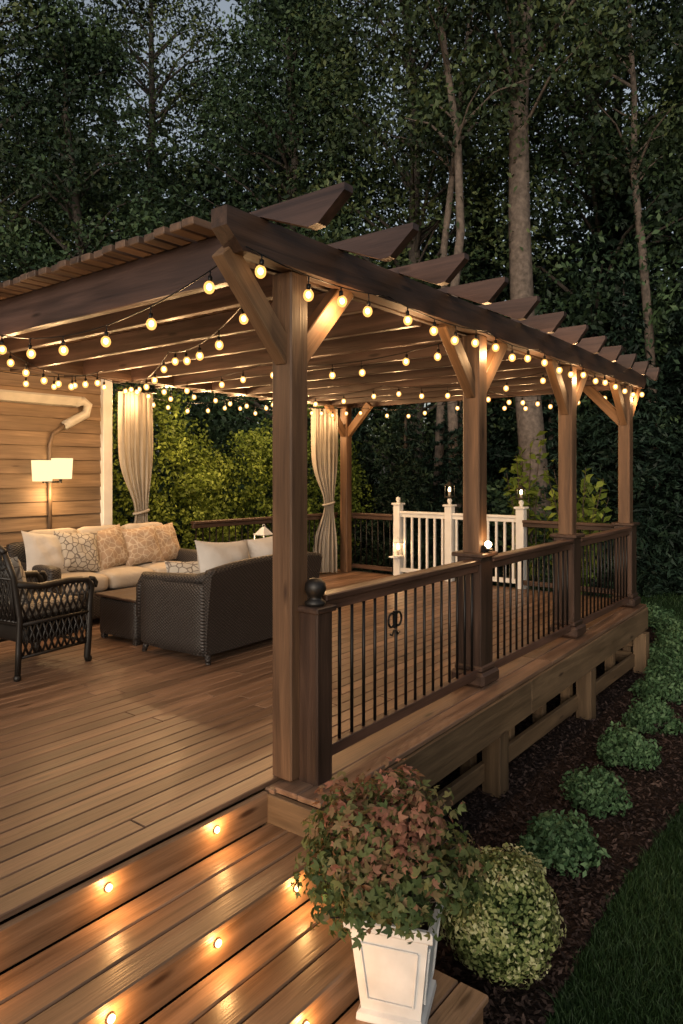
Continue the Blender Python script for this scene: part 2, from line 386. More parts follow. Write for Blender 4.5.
def conifer_mesh(name,H,R,leaf=.16):
    A=Acc(); V,Q=ntube([(0,0,0),(0,0,H*.5),(0,0,H)],[.16,.1,.01],7);A.add(V,Q,0,.5)
    z=.25
    while z<H:
        rr=R*(1-z/H)**.85+.08; nb=max(5,int(rr*9))
        for i in range(nb):
            an=rng.uniform(0,2*math.pi);l=rr*rng.uniform(.7,1.08); m=int(22+60*l)
            t=rng.uniform(.1,1,m); P=np.stack([np.cos(an)*l*t,np.sin(an)*l*t,z-.28*l*t**1.5+rng.normal(0,.035,m)],1)
            w=.28*(1-.6*t)*rng.normal(0,.7,m)*min(1,l+.3); P[:,0]-=np.sin(an)*w;P[:,1]+=np.cos(an)*w
            V,Q=leaves(P,leaf,bias=np.tile([0,0,1.],(m,1)),bw=.45,width=.25); tone=rng.uniform(.1,.7)
            A.add(V,Q,1,np.repeat(np.clip(tone+.35*(t-.5)+rng.normal(0,.1,m),0,1),4))
        z+=.24
    return A.mesh(name,['bark','leafC'])
def shrub_mesh(name,rx,ry,h,nc,per,leaf,mat,cr=.25,stems=True):
    A=Acc()
    for i in range(nc):
        d=rng.normal(size=3);d/=np.linalg.norm(d);d[2]=abs(d[2]); s=rng.uniform(.55,1)
        c=np.array([d[0]*rx*s,d[1]*ry*s,h*.12+d[2]*h*.8*s])
        if stems and i%4==0:
            V,Q=ntube([(0,0,0),c*.6,c],[.012,.008,.004],4);A.add(V,Q,0,.5)
        P,dd=clump(c,cr*rng.uniform(.7,1.2),per,(1,1,.85)); P[:,2]=np.maximum(P[:,2],.02)
        V,Q=leaves(P,leaf,bias=unit(dd+d),bw=.5); tone=rng.uniform(.15,.75)
        A.add(V,Q,1,np.repeat(np.clip(tone+rng.normal(0,.17,len(P))+.15*dd[:,2],0,1),4))
    return A.mesh(name,['bark',mat])
def ball_shrub(name,r,zc,nc,per,leaf,mat):
    # clipped ball: clumps close under one rounded surface
    A=Acc(); V,Q=ntube([(0,0,0),(0,0,zc)],[.02,.012],6);A.add(V,Q,0,.5)
    for i in range(nc):
        d=rng.normal(size=3);d/=np.linalg.norm(d)
        rr=r*rng.uniform(.80,.98)*(1+.05*math.sin(d[0]*6+d[2]*5)); c=d*rr+np.array([0,0,zc]); c[2]=max(c[2],.03)
        P,dd=clump(c,.05,per,(1,1,1)); P[:,2]=np.maximum(P[:,2],.01)
        V,Q=leaves(P,leaf,bias=unit(dd*.4+d),bw=.6,width=.65)
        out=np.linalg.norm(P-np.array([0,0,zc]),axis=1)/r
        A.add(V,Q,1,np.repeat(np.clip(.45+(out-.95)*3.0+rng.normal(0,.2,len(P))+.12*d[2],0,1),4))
    return A.mesh(name,['bark',mat])

GZ=-.75
# ---------------------------------------------------------------- ground, lawn, mulch
def ground_mat(name,c1,c2,sc,bump):
    m,nt,out=newmat(name); tc=N(nt,'ShaderNodeTexCoord')
    n=N(nt,'ShaderNodeTexNoise'); n.inputs['Scale'].default_value=sc; n.inputs['Detail'].default_value=6; L(nt,tc.outputs['Object'],n.inputs['Vector'])
    n2=N(nt,'ShaderNodeTexNoise'); n2.inputs['Scale'].default_value=.6; n2.inputs['Detail'].default_value=4; L(nt,tc.outputs['Object'],n2.inputs['Vector'])
    r=ramp(nt,n.outputs['Fac'],[(.3,c1),(.7,c2)]); r2=ramp(nt,n2.outputs['Fac'],[(.3,(.6,.6,.6)),(.7,(1.1,1.1,1))])
    c=mixc(nt,1.0,r.outputs[0],r2.outputs[0],'MULTIPLY')
    b=N(nt,'ShaderNodeBsdfPrincipled'); L(nt,c,b.inputs['Base Color']); b.inputs['Roughness'].default_value=.95; b.inputs['Specular IOR Level'].default_value=.1
    bu=N(nt,'ShaderNodeBump'); bu.inputs['Strength'].default_value=bump; bu.inputs['Distance'].default_value=.03; L(nt,n.outputs['Fac'],bu.inputs['Height']); L(nt,bu.outputs[0],b.inputs['Normal'])
    L(nt,b.outputs[0],out.inputs[0]); return m
M['ground']=ground_mat('forest_floor',(.018,.022,.010),(.04,.05,.02),9,1)
M['lawn']=ground_mat('lawn_turf',(.012,.028,.009),(.025,.052,.015),60,1)
M['mulch']=ground_mat('mulch',(.014,.009,.008),(.05,.031,.025),45,1.2)
def sheet(name,poly,z,mat):
    me=bpy.data.meshes.new(name); me.from_pydata([(x,y,z) for x,y in poly],[],[tuple(range(len(poly)))]); me.materials.append(M[mat])
    return place(name,me)
sheet('ground',[(-300,-300),(300,-300),(300,300),(-300,300)],GZ-.012,'ground')
sheet('lawn',[(-20,-14),(13,-14),(20,-8),(19,3),(14,6),(-1,6),(-20,6)],GZ-.006,'lawn')
def noise2(x,y): return .5*math.sin(x*3.1+y*1.7)+.3*math.sin(x*7.3-y*5.1+1)+.2*math.sin(x*15+y*13)
vs=[];fs=[];nx,ny=150,40
for i in range(nx+1):
    for j in range(ny+1):
        x=-1.2+10.2*i/nx; edge=-1.27+.05*math.sin(x*1.3)+.25*max(0,(x-4.5))*.35
        y=edge+(1.6-edge)*(j/ny)**1.3; z=GZ+.012+.016*noise2(x*2,y*2)+random.uniform(-.004,.004)
        if j==0: z=GZ-.02
        vs.append((x,y,z))
for i in range(nx):
    for j in range(ny): a=i*(ny+1)+j; fs.append((a,a+ny+1,a+ny+2,a+1))
me=bpy.data.meshes.new('mulch_bed'); me.from_pydata(vs,[],fs); me.materials.append(M['mulch']); 
for p in me.polygons: p.use_smooth=True
mulch=place('mulch_bed',me)
n=26000; X=-.8+8.6*rng.uniform(0,1,n)**1.5; e=-1.27+.05*np.sin(X*1.3)+.0875*np.maximum(0,X-4.5); Y=e+(0.25-e)*rng.uniform(0,1,n)
C=np.stack([X,Y,GZ+.022+.016*np.array([noise2(a*2,b*2) for a,b in zip(X,Y)])+rng.uniform(-.004,.012,n)],1)
V,Q=leaves(C,.034,bias=np.tile([0,0,1.],(n,1)),bw=.6,width=.38,fold=.05,jit=.6)
place('mulch_chips',qmesh('chips',V,Q,['chip'],rnd=np.repeat(rng.uniform(0,1,n),4)),parent=mulch)
def grass(n,xr,yr,h,w,ok):
    X=rng.uniform(*xr,n);Y=rng.uniform(*yr,n); k=ok(X,Y); X=X[k];Y=Y[k];n=len(X)
    an=rng.uniform(0,2*math.pi,n);hh=h*rng.uniform(.5,1.25,n); lean=rng.normal(0,.45,(n,2))*hh[:,None]
    b=np.stack([np.cos(an),np.sin(an),0*an],1)*w
    C=np.stack([X,Y,np.full(n,GZ-.008)],1); T=C+np.stack([lean[:,0],lean[:,1],hh],1); Mi=C+np.stack([lean[:,0]*.35,lean[:,1]*.35,hh*.6],1)
    V=np.stack([C-b,C+b,Mi+b*.8,Mi-b*.8, T,T+b*.1],1).reshape(-1,3)
    o=np.arange(n)[:,None]*6; Q=np.concatenate([o+np.array([[0,1,2,3]]),o+np.array([[3,2,5,4]])],0)
    tone=.42+.12*np.sin(X*2.3+Y*1.1)+.1*np.sin(Y*5-X*3)
    return V,Q,np.repeat(np.clip(rng.normal(0,.2,n)+tone,0,1),6)
edge=lambda X:-1.27+.05*np.sin(X*1.3)+.0875*np.maximum(0,X-4.5)
A=Acc(); V,Q,r=grass(100000,(-.6,4.5),(-3.2,-1.2),.05,.0022,lambda X,Y:Y<edge(X)+.02*np.sin(X*23)); A.add(V,Q,0,r)
V,Q,r=grass(60000,(4.5,19),(-7,4.5),.06,.005,lambda X,Y:(Y<edge(X))|(X>9)); A.add(V,Q,0,r)
place('lawn_grass',A.mesh('grass',['grass']))

# ---------------------------------------------------------------- deck
deck=E('wooden_deck'); b=MB(); y=.035; i=0
while y<4.70:
    cuts=[-5.2]; x=-5.2+random.uniform(1.2,3.4)
    while x<6.0: cuts.append(x); x+=random.choice([3.0,3.6,4.2])
    if 6.08-cuts[-1]<.4: cuts.pop()
    cuts.append(6.08)
    for a,c in zip(cuts,cuts[1:]): b.box(((a+c)/2,y+.052,-.0125),(c-a-.004,.103,.025),0,b=.004)
    y+=.109
b.build('deck_boards',['deck'],deck)
b=MB()
def ly(x,base): return base+.022*x   # the outer ledge runs very slightly toward the house
for k,(w0) in enumerate((-.30,-.155)):
    for a,c in ((-.13,2.9),(2.904,5.95)):
        b.beam((a,ly(a,w0+.07),-.022),(c,ly(c,w0+.07),-.022),.141,.028,0)
b.box((2.9,-.0,-.03),(6.1,.06,.028),0)
for a,c in ((-.13,2.4),(2.404,5.95)):
    b.beam((a,ly(a,-.30),-.165),(c,ly(c,-.30),-.165),.035,.25,1)
b.box((-.147,-.14,-.165),(.035,.36,.26),1)
b.box((5.975,2.3,-.165),(.04,4.9,.26),1)
for x in (.6,1.25,1.9,2.55,3.2,3.85,4.5,5.15,5.8):
    b.box((x,-.0,-.52),(.09,.09,.46),1)
for x in (1.98,3.88,5.72): b.box((x,-.17,-.54),(.14,.14,.5),1)
b.box((2.95,-.10,-.60),(5.6,.04,.13),1)
b.box((5.75,.9,-.60),(.04,2.0,.13),1); b.box((5.75,.9,-.42),(.04,2.0,.1),1)
for x in np.arange(-.0,6,.42): b.box((x,2.3,-.12),(.04,4.5,.16),1)
b.box((2.9,.65,-.5),(6,.03,.5),2)
b.build('ledge_and_frame',['deck','fascia','beam'],deck)

# ---------------------------------------------------------------- steps
steps=E('deck_steps'); b=MB(); xl=-5.2; T=.375; Hh=.17
ends=[-.16,-.16,-.16,-.12]
b.box(((xl+ends[0])/2,.012,-.098),(ends[0]-xl,.03,.145),1)
for s in range(1,4):
    z=-Hh*s; xr=ends[s]; y0=-(s-1)*T; w=(T+.02)/3
    if s==1: y0=-.005
    for k in range(3):
        yy=y0-w*(k+.5)
        cut=random.uniform(-3,-1.8) 
        b.box(((xl+cut)/2,yy,z-.015),(cut-xl-.004,w-.006,.03),0,b=.006); b.box(((cut+xr)/2,yy,z-.015),(xr-cut-.002,w-.006,.03),0,b=.006)
    yr=-s*T+.012
    hh=Hh-.03 if s<3 else .24-.03
    b.box(((xl+xr-.02)/2,yr,z-.03-hh/2),(xr-xl-.02,.03,hh-.004),1)
    b.box((xr-.02,(yr+.03)/2,(z-.034+GZ)/2),(.034,abs(yr)-.03,abs(GZ-z)-.034),1)
b.build('treads_and_risers',['step','step'],steps)
b=MB()
for xs,yr,z in (([-.495,-1.045,-1.6,-2.2],-.004,-.072),([-.385,-.83,-1.29,-1.75,-2.2],-T-.004,-.17-.075),([-.765,-1.22,-1.7],-2*T-.004,-.34-.075)):
    for x in xs:
        b.tube([(x,yr+.004,z),(x,yr-.005,z)],.017,14,1); b.tube([(x,yr-.005,z),(x,yr-.011,z)],.0135,14,0)
        point(steps,(x,yr-.045,z+.004),2.1,(1,.50,.17),.015)
b.build('step_lights',['steplight','pipe'],steps)

# ---------------------------------------------------------------- pergola
perg=E('pergola'); PX=[0,2.0,3.87,5.72]; PW=.13
b=MB()
for x in PX: b.box((x,0,1.25),(PW,PW,2.5),0,b=.008)
for x in (0.0,5.9): b.box((x,4.15,1.25),(PW,PW,2.5),0,b=.008)
b.build('posts',['post'],perg)
b=MB()
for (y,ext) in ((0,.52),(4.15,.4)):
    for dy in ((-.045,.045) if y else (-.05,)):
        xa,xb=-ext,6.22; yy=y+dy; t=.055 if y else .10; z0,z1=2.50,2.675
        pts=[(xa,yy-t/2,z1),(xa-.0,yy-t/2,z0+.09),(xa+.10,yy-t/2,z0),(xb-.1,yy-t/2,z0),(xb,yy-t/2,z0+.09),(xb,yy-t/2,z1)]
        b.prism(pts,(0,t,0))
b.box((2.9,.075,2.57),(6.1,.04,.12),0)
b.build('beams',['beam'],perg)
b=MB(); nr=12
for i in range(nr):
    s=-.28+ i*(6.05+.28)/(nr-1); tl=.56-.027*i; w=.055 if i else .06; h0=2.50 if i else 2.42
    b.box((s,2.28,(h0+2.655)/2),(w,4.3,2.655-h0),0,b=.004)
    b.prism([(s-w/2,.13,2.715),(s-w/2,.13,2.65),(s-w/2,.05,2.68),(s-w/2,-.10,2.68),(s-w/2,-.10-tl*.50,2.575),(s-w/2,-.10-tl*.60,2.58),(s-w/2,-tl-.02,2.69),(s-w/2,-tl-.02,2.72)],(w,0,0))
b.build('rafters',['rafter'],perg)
b=MB(); y=.20
while y<4.45:
    b.box((2.88,y,2.676),(6.70+random.uniform(-.03,.03),.082,.038),0,b=.004,R=Matrix.Rotation(random.uniform(-.002,.002),3,'Z')); y+=.108
b.build('roof_slats',['slat'],perg)
b=MB()
def brace(x,y,dx,dy,l=.42,drop=.42,w=.075,h=.11):
    p0=Vector((x+dx*.03,y+dy*.03,2.50-drop)); p1=Vector((x+dx*(l+.03),y+dy*(l+.03),2.52)); b.beam(p0,p1,w,h,0,b=.005)
for x in PX:
    brace(x,0,-1,0); brace(x,0,1,0)
for x in (0,5.9): brace(x,4.15,0,-1); 
brace(5.9,4.15,-1,0); brace(5.72,0,0,1)
b.build('knee_braces',['brace'],perg)
b=MB()
for x in PX[1:]:
    b.box((x,0,.46),(.19,.19,.92),0,b=.006); b.box((x,0,.925),(.25,.25,.03),0,b=.008); b.box((x,0,.05),(.27,.27,.10),0,b=.02); b.box((x,0,.12),(.22,.22,.04),0,b=.01)
b.build('post_sleeves',['newel'],perg)

# ---------------------------------------------------------------- front railing
rail=E('deck_railing'); b=MB(); ry=-.055
b.box((.06,-.115,.40),(.125,.125,.86),0,b=.008); b.box((.06,-.115,.84),(.155,.155,.03),0,b=.006)
b.build('newel_post',['newel'],rail)
b=MB(); b.lathe([(0.001,0),(.05,0),(.055,.015),(.035,.03),(.03,.04),(.045,.055),(.055,.08),(.05,.11),(.03,.13),(.001,.135)],(.06,-.115,.855),20)
b.build('ball_finial',['iron'],rail)
def railing(p0,p1,parent,top='rail',bal='metal',zt=.88,sp=.105,r=.0095,sq=False,name='rail_section',w=.09,zb=.09):
    b=MB();p0=Vector(p0);p1=Vector(p1);d=p1-p0;l=d.length;u=d/l
    b.beam(p0+Vector((0,0,zt)),p1+Vector((0,0,zt)),w,.035,0,b=.006); b.beam(p0+Vector((0,0,zt-.045)),p1+Vector((0,0,zt-.045)),.045,.05,0)
    b.beam(p0+Vector((0,0,zb)),p1+Vector((0,0,zb)),.05,.06,0)
    n=int(l/sp)
    for i in range(n):
        p=p0+u*(l*(i+.5)/n)
        if sq: b.box(p+Vector((0,0,(zt+zb)/2)),(.03,.03,zt-zb-.06),1,b=.003)
        else: b.tube([p+Vector((0,0,zb+.02)),p+Vector((0,0,zt-.05))],r,8,1)
    return b.build(name,[top,bal],parent)
railing((.125,-.09,0),(1.90,-.055,0),rail); railing((2.1,ry,0),(3.77,ry,0),rail); railing((3.97,ry,0),(5.62,ry,0),rail)
b=MB()
for sx in(-1,1):
    b.tube([(.80+sx*(.035+.033*math.cos(t))*1.0,-.10,.66+.033*math.sin(t)*1.2) for t in np.linspace(0,2*math.pi,16)],.007,6)
    b.tube([(.80+sx*.012,-.10,.60),(.80+sx*.03,-.10,.57),(.80+sx*.05,-.10,.58)],.006,6)
b.box((.80,-.10,.66),(.03,.02,.10),0)
b.build('scroll_ornament',['metal'],rail)
dr=E('side_railing'); railing((6.0,1.35,0),(6.0,.1,0),dr,top='newel'); railing((6.0,4.1,0),(6.0,3.36,0),dr,top='newel'); railing((3.2,4.5,0),(5.85,4.3,0),dr,top='newel')
wr=E('white_railing'); railing((6.05,3.25,0),(6.05,2.5,0),wr,'white','white',zt=.93,sq=True,sp=.11); railing((6.05,2.4,0),(6.05,1.45,0),wr,'white','white',zt=.93,sq=True,sp=.11)
b=MB()
for y in(3.3,2.45,1.4):
    b.box((6.05,y,.52),(.11,.11,1.04),0,b=.006); b.box((6.05,y,1.05),(.15,.15,.03),0,b=.008); b.lathe([(.001,0),(.03,0),(.022,.02),(.035,.045),(.03,.075),(.001,.09)],(6.05,y,1.065),14)
b.build('white_posts',['white'],wr)
def lantern(loc,h=.24,w=.13,mat='iron',power=2.0):
    e=E('candle_lantern',loc); b=MB()
    b.box((0,0,.01),(w,w,.02),0); b.box((0,0,h*.78),(w,w,.015),0)
    for sx in(-1,1):
        for sy in(-1,1): b.box((sx*w*.44,sy*w*.44,h*.4),(.01,.01,h*.76),0,b=.002)
    b.lathe([(w*.62,h*.78),(w*.25,h*.95),(.02,h),(.001,h*1.01)],n=4,rot=math.pi/4,smooth=False)
    b.tube([(0.02*math.cos(t),0,h*1.04+.02*math.sin(t)) for t in np.linspace(0,6.28,10)],.003,5)
    b.tube([(0,0,.02),(0,0,h*.4)],w*.2,12,2); b.sphere((0,0,h*.50),.022,1,8,6,(1,1,1.7))
    b.build('lantern_body',[mat,'core','cream'],e); point(e,(0,0,h*.66),power,r=.02); return e
lantern((5.90,3.20,.30),.26,.12,'white',4); b=MB(); b.box((5.95,3.27,.285),(.16,.16,.02),0); b.build('lantern_shelf',['white'],wr)
lantern((6.05,2.45,1.16),.22,.11,'iron',1.5); lantern((6.05,1.4,1.16),.18,.09,'iron',1.2); lantern((6.0,.75,.90),.2,.1,'iron',1.5)
pl=E('post_light',(2.0,-.105,.985)); b=MB(); b.box((0,.03,-.02),(.06,.05,.05),0,b=.005); b.tube([(0,0,-.03),(0,-.0,-.015)],.035,12,0); b.sphere((0,0,.012),.026,1); b.build('globe',['metal','core'],pl); point(pl,(0,-.06,.02),2.4)

# ---------------------------------------------------------------- string lights
sl=E('string_lights'); wb=MB(); sb=MB(); cb=MB(); gb=MB(); cnt=0
def strand(a,c,sag,sp=.34,pw=10.5,hang=.03,every=3):
    global cnt
    a=Vector(a);c=Vector(c);n=24;l=(c-a).length
    f=lambda t:a.lerp(c,t)-Vector((0,0,sag*4*t*(1-t)))
    wb.tube([f(i/n) for i in range(n+1)],.0038,5)
    nb=max(1,int(round(l/sp)))
    for i in range(nb):
        p=f((i+.5+random.uniform(-.2,.2))/nb); sw=Vector((random.uniform(-.006,.006),random.uniform(-.006,.006),0))
        hg=hang*random.uniform(.6,1.5)
        sb.tube([p,p-Vector((0,0,hg))],.004,5); sb.tube([p-Vector((0,0,hg)),p-Vector((0,0,hg+.03))],.011,8)
        q=p+sw-Vector((0,0,hg+.052)); cb.sphere(q,.0135,0,8,6,(1,1,1.25)); gb.sphere(q-Vector((0,0,.002)),.0265,0,12,8,(1,1,1.15))
        cnt+=1
        if cnt%every==0: point(sl,q-Vector((0,0,.045)),pw,r=.03)
for a,c in zip([-.42,.7,1.95,2.9,3.85,4.8],[.7,1.95,2.9,3.85,4.8,6.1]): strand((a,-.115,2.515),(c,-.115,2.515),.04,.31)
strand((-.40,.0,2.50),(-.40,2.35,2.45),.18,.42); strand((-.40,2.35,2.45),(-.3,4.3,2.45),.15,.36)
for a,c in zip([0,1.5,3,4.5],[1.5,3,4.5,5.9]): strand((a,4.05,2.50),(c,4.05,2.50),.07,.28,11)
for x in (1.95,3.9,5.85): strand((x,.12,2.49),(x,2.1,2.48),.08,.36); strand((x,2.1,2.48),(x,4.0,2.49),.08,.36)
strand((.05,.3,2.48),(1.0,2.2,2.48),.1,.4); strand((1.0,2.2,2.48),(1.9,4.0,2.48),.1,.4)
strand((1.2,3.4,2.46),(.0,2.9,2.46),.12,.2); strand((5.9,1.0,2.48),(4.0,1.2,2.48),.08,.4)
strand((2.3,4.75,2.52),(4.1,4.75,2.52),.12,.3,52,.04,2); strand((4.1,4.75,2.52),(5.95,4.55,2.52),.12,.3,52,.04,2)  # extra rear strand with much stronger lamps, added to light the hedge
wb.build('wire',['metal'],sl); sb.build('sockets',['metal'],sl); cb.build('bulb_cores',['core'],sl); gb.build('bulb_glass',['glass'],sl)

# ---------------------------------------------------------------- house
hs=E('siding_house'); b=MB(); HY=4.78; z=GZ
while z<3.0:
    R=Matrix.Rotation(math.radians(-7),3,'X')
    b.box((-3.4,HY-.01,z+.08),(11.0,.022,.165),0,R,b=.003); z+=.15
b.box((-3.4,HY+3,1.1),(10.96,5.9,3.7),0)
b.build('walls',['siding'],hs)
z=GZ; b=MB()
while z<3.0:
    b.box((2.115,HY+3.0,z+.08),(.022,6.0,.165),0,Matrix.Rotation(math.radians(4),3,'Y'),b=.003); z+=.15
b.build('side_wall',['siding'],hs)
b=MB(); b.box((2.13,HY-.03,1.1),(.12,.10,3.7),0,b=.006); b.build('corner_trim',['white'],hs)
b=MB()
b.prism([(-9.2,HY-.25,2.97),(-9.2,HY+3,3.7),(-9.2,HY+6.4,2.97),(-9.2,HY+6.4,2.9),(-9.2,HY-.25,2.9)],(11.7,0,0)); b.build('roof',['roof'],hs)
b=MB(); 
b.prism([(-8.9,HY-.03,2.34),(-8.9,HY-.15,2.34),(-8.9,HY-.165,2.32),(-8.9,HY-.15,2.29),(-8.9,HY-.12,2.24),(-8.9,HY-.03,2.23)],(10.65,0,0))
b.tube([(1.70,HY-.10,2.27),(1.80,HY-.10,2.30),(1.86,HY-.10,2.26),(1.84,HY-.09,2.16),(1.70,HY-.07,2.08),(1.60,HY-.05,2.02)],.05,10)
b.build('gutter',['gutter'],hs)
b=MB(); b.tube([(1.62,HY-.06,2.04),(1.46,HY-.06,1.92),(1.43,HY-.06,1.80),(1.43,HY-.06,-.3)],.022,8); b.build('downspout',['pipe'],hs)
lp=E('wall_lamp',(1.40,HY-.16,1.54)); b=MB()
b.box((0,.08,-.02),(.10,.06,.14),1,b=.01); b.tube([(-.09,.02,-.13),(.09,.02,-.13)],.01,8,1); b.tube([(0,.08,-.06),(0,.02,-.13)],.01,8,1)
for sx in(-1,1):
    b.tube([(sx*.095,.0,-.14),(sx*.095,.0,-.10)],.016,10,1)
    b.lathe([(.100,-.11),(.112,.11)],(sx*.10,-sx*.02,sx*.012),4,0,rot=math.pi/4,smooth=False); b.lathe([(.095,-.109),(.107,.109)],(sx*.10,-sx*.02,sx*.012),4,0,rot=math.pi/4,smooth=False)
    b.sphere((sx*.098,0,0),.03,2)
b.build('lamp_body',['shade','metal','core'],lp)
point(lp,(0,-.17,.0),12,(1,.62,.28),.08); point(lp,(0,-.02,-.26),10,(1,.60,.26),.05)

# ---------------------------------------------------------------- furniture
def Rx(a): return Matrix.Rotation(math.radians(a),3,'X')
def Rz(a): return Matrix.Rotation(math.radians(a),3,'Z')
so=E('outdoor_sofa',(1.86,4.22,0)); b=MB(); Lh=.95
b.rbox((0,0,.19),(2*Lh,.82,.26),.03,0); b.rbox((0,.36,.50),(2*Lh,.12,.62),.05,0,Rx(-8))
for sx in(-1,1): b.rbox((sx*(Lh-.06),-.02,.36),(.14,.80,.52),.05,0)
for sx in(-1,1):
    for sy in(-1,1): b.box((sx*(Lh-.1),sy*.33,.035),(.06,.06,.07),0)
b.build('wicker_frame',['wicker'],so)
b=MB()
for k in range(3): b.rbox((-.56+.56*k,-.06,.40),(.55,.66,.17),.06,0,puff=.02); b.rbox((-.56+.56*k,.20,.70),(.55,.17,.46),.07,0,Rx(-12),puff=.0)
b.build('cushions',['cream'],so)
b=MB()
for k,(x,m,rz,w) in enumerate(((-.74,1,8,.50),(-.42,0,-6,.48),(-.02,2,5,.50),(.36,2,-8,.48),(.68,2,6,.50))):
    R=Rz(rz)@Rx(68)@Rz(random.uniform(-10,10)); b.pillow((x,.02-.03*(k%2),.70),w,w*.92,.18,R,m)
b.build('throw_pillows',['pat','white_f','tan'],so)
lo=E('wicker_loveseat',(1.76,2.27,0),math.radians(3)); b=MB(); W=.70;D=.37
b.rbox((0,0,.20),(2*W,2*D,.30),.04,0)
vs=[];fs=[];nX=20;nZ=8
for side in(0,1):
    for i in range(nX+1):
        for j in range(nZ+1):
            u=-1+2*i/nX; t=j/nZ; top=.72+.05*(1-abs(u)**2.5)
            z=.08+(top-.08)*t; yy=-D-.02-.08*t**1.5+(.09 if side else 0)-.02*math.cos(u*1.5)
            vs.append((u*(W+.02*t),yy,z))
o=(nX+1)*(nZ+1)
for i in range(nX):
    for j in range(nZ):
        a=i*(nZ+1)+j; fs.append((a,a+nZ+1,a+nZ+2,a+1)); fs.append((o+a,o+a+1,o+a+nZ+2,o+a+nZ+1))
for i in range(nX): a=i*(nZ+1)+nZ; fs.append((a,a+nZ+1,o+a+nZ+1,o+a))
for j in range(nZ):
    a=j; fs.append((a,a+1,o+a+1,o+a)); a=nX*(nZ+1)+j; fs.append((a,o+a,o+a+1,a+1))
b.add(vs,fs,0,smooth=False)
b.tube([(u*(W+.02),-D-.055-.02*math.cos(u*1.5),.72+.05*(1-abs(u)**2.5)) for u in np.linspace(-1,1,24)],.035,10)
for sx in(-1,1):
    b.rbox((sx*(W-.03),.0,.36),(.12,2*D+.02,.56),.04,0)
    b.tube([(sx*(W-.02),-D-.05,.70),(sx*(W-.02),-D+.1,.665),(sx*(W-.02),.1,.645),(sx*(W-.02),D-.02,.635),(sx*(W-.02),D+.03,.56),(sx*(W-.02),D+.03,.3)],.045,10)
    for sy in(-1,1): b.tube([(sx*(W-.05),sy*(D-.02),.12),(sx*(W-.03),sy*(D+.01),0)],[.035,.02],8)
b.build('wicker_frame',['wicker'],lo)
b=MB()
for sx in(-1,1):
    b.rbox((sx*.31,.05,.42),(.60,.62,.15),.06,0,puff=.02); b.pillow((sx*.31,-.22,.69),.62,.52,.22,Rx(76)@Rz(sx*4),0)
b.build('cushions',['white_f'],lo)
b=MB(); b.pillow((-.50,.0,.60),.40,.38,.15,Rz(-30)@Rx(66),0); b.build('throw_pillow',['pat'],lo)
ot=E('wicker_ottoman',(1.45,3.08,0)); b=MB(); b.rbox((0,0,.21),(.66,.56,.34),.03,0); b.box((0,0,.395),(.70,.60,.025),1,b=.008)
for sx in(-1,1):
    for sy in(-1,1): b.box((sx*.29,sy*.24,.03),(.05,.05,.06),0)
b.build('ottoman_body',['wicker','newel'],ot)
ac=E('ornate_armchair',(.27,2.98,0),math.radians(8)); b=MB()
hw=.31
for sy in(-1,1):
    y=sy*hw
    b.tube([(-.34,y,0),(-.33,y,.2),(-.32,y,.45),(-.37,y,.75),(-.42,y*.9,.93)],.022,8)
    b.tube([(.30,y,0),(.285,y,.04),(.30,y,.2),(.31,y,.45),(.33,y,.60),(.28,y,.66),(.1,y,.67),(-.15,y,.66),(-.35,y,.70)],.026,8)
    b.tube([(.36,y,.585),(.375,y,.62),(.35,y,.655),(.31,y,.66)],.02,8)
    b.tube([(-.32,y,.40),(.31,y,.40)],.017,8); b.tube([(-.32,y,.16),(.30,y,.16)],.013,6)
    b.sphere((.30,y,.02),.028); b.sphere((-.34,y,.02),.028)
    for k in range(12):
        x0=-.30+.62*k/11
        b.tube([(x0,y,.40),(min(.31,x0+.06),y,.53),(x0,y,.66)],.009,5); b.tube([(x0,y,.40),(max(-.33,x0-.06),y,.53),(x0,y,.66)],.009,5)
        b.tube([(x0,y,.16),(min(.3,x0+.05),y,.28),(x0,y,.40)],.009,5); b.tube([(x0,y,.16),(max(-.33,x0-.05),y,.28),(x0,y,.40)],.009,5)
top=[(-.42-.02*math.cos(t),hw*.9*math.sin(t),.93+.07*math.cos(t)) for t in np.linspace(-math.pi/2,math.pi/2,14)]
b.tube(top,.024,8)
for k in range(13):
    y=-hw*.9+2*hw*.9*k/12; zt=.93+.07*math.sqrt(max(0,1-(y/(hw*.9))**2))
    for s in(-1,1):
        y1=max(-hw*.9,min(hw*.9,y+s*.08)); b.tube([(-.33,y,.42),(-.355,y1,.58),(-.375,y,.74),(-.42,y1*.8,zt*.97)],.010,5)
for z,x in ((.42,-.325),(.74,-.375)): b.tube([(x,-hw,z),(x,hw,z)],.013,6)
for k in range(3):
    for s in (1,-1):
        b.tube([(-.40,(.05+.035*math.cos(t)*1.2)*s+(k-1)*.17,.84+.035*math.sin(t)) for t in np.linspace(0,6.28,12)],.009,5)
b.tube([(.31,-hw,.40),(.31,hw,.40)],.017,8); b.tube([(.30,-hw,.16),(.30,hw,.16)],.013,6); b.box((0,0,.395),(.6,.6,.02),0)
for k in range(10):
    y=-hw+2*hw*k/9; b.tube([(.305,y,.16),(.305,max(-hw,min(hw,y+.05)),.28),(.305,y,.40)],.009,5)
b.build('metal_frame',['iron'],ac)
b=MB(); b.rbox((.0,0,.46),(.58,.56,.12),.05,0,puff=.015); b.rbox((.02,0,.30),(.5,.54,.14),.04,1); b.build('seat_cushion',['pat','iron'],ac)
b=MB(); b.pillow((-.20,.02,.68),.46,.44,.18,Matrix.Rotation(math.radians(72),3,'Y')@Rz(90),0); b.build('back_pillow',['pat'],ac)
stb=E('side_table',(3.16,3.23,0)); b=MB(); b.tube([(0,0,.50),(0,0,.53)],.24,24); b.tube([(0,0,.02),(0,0,.5)],.03,10)
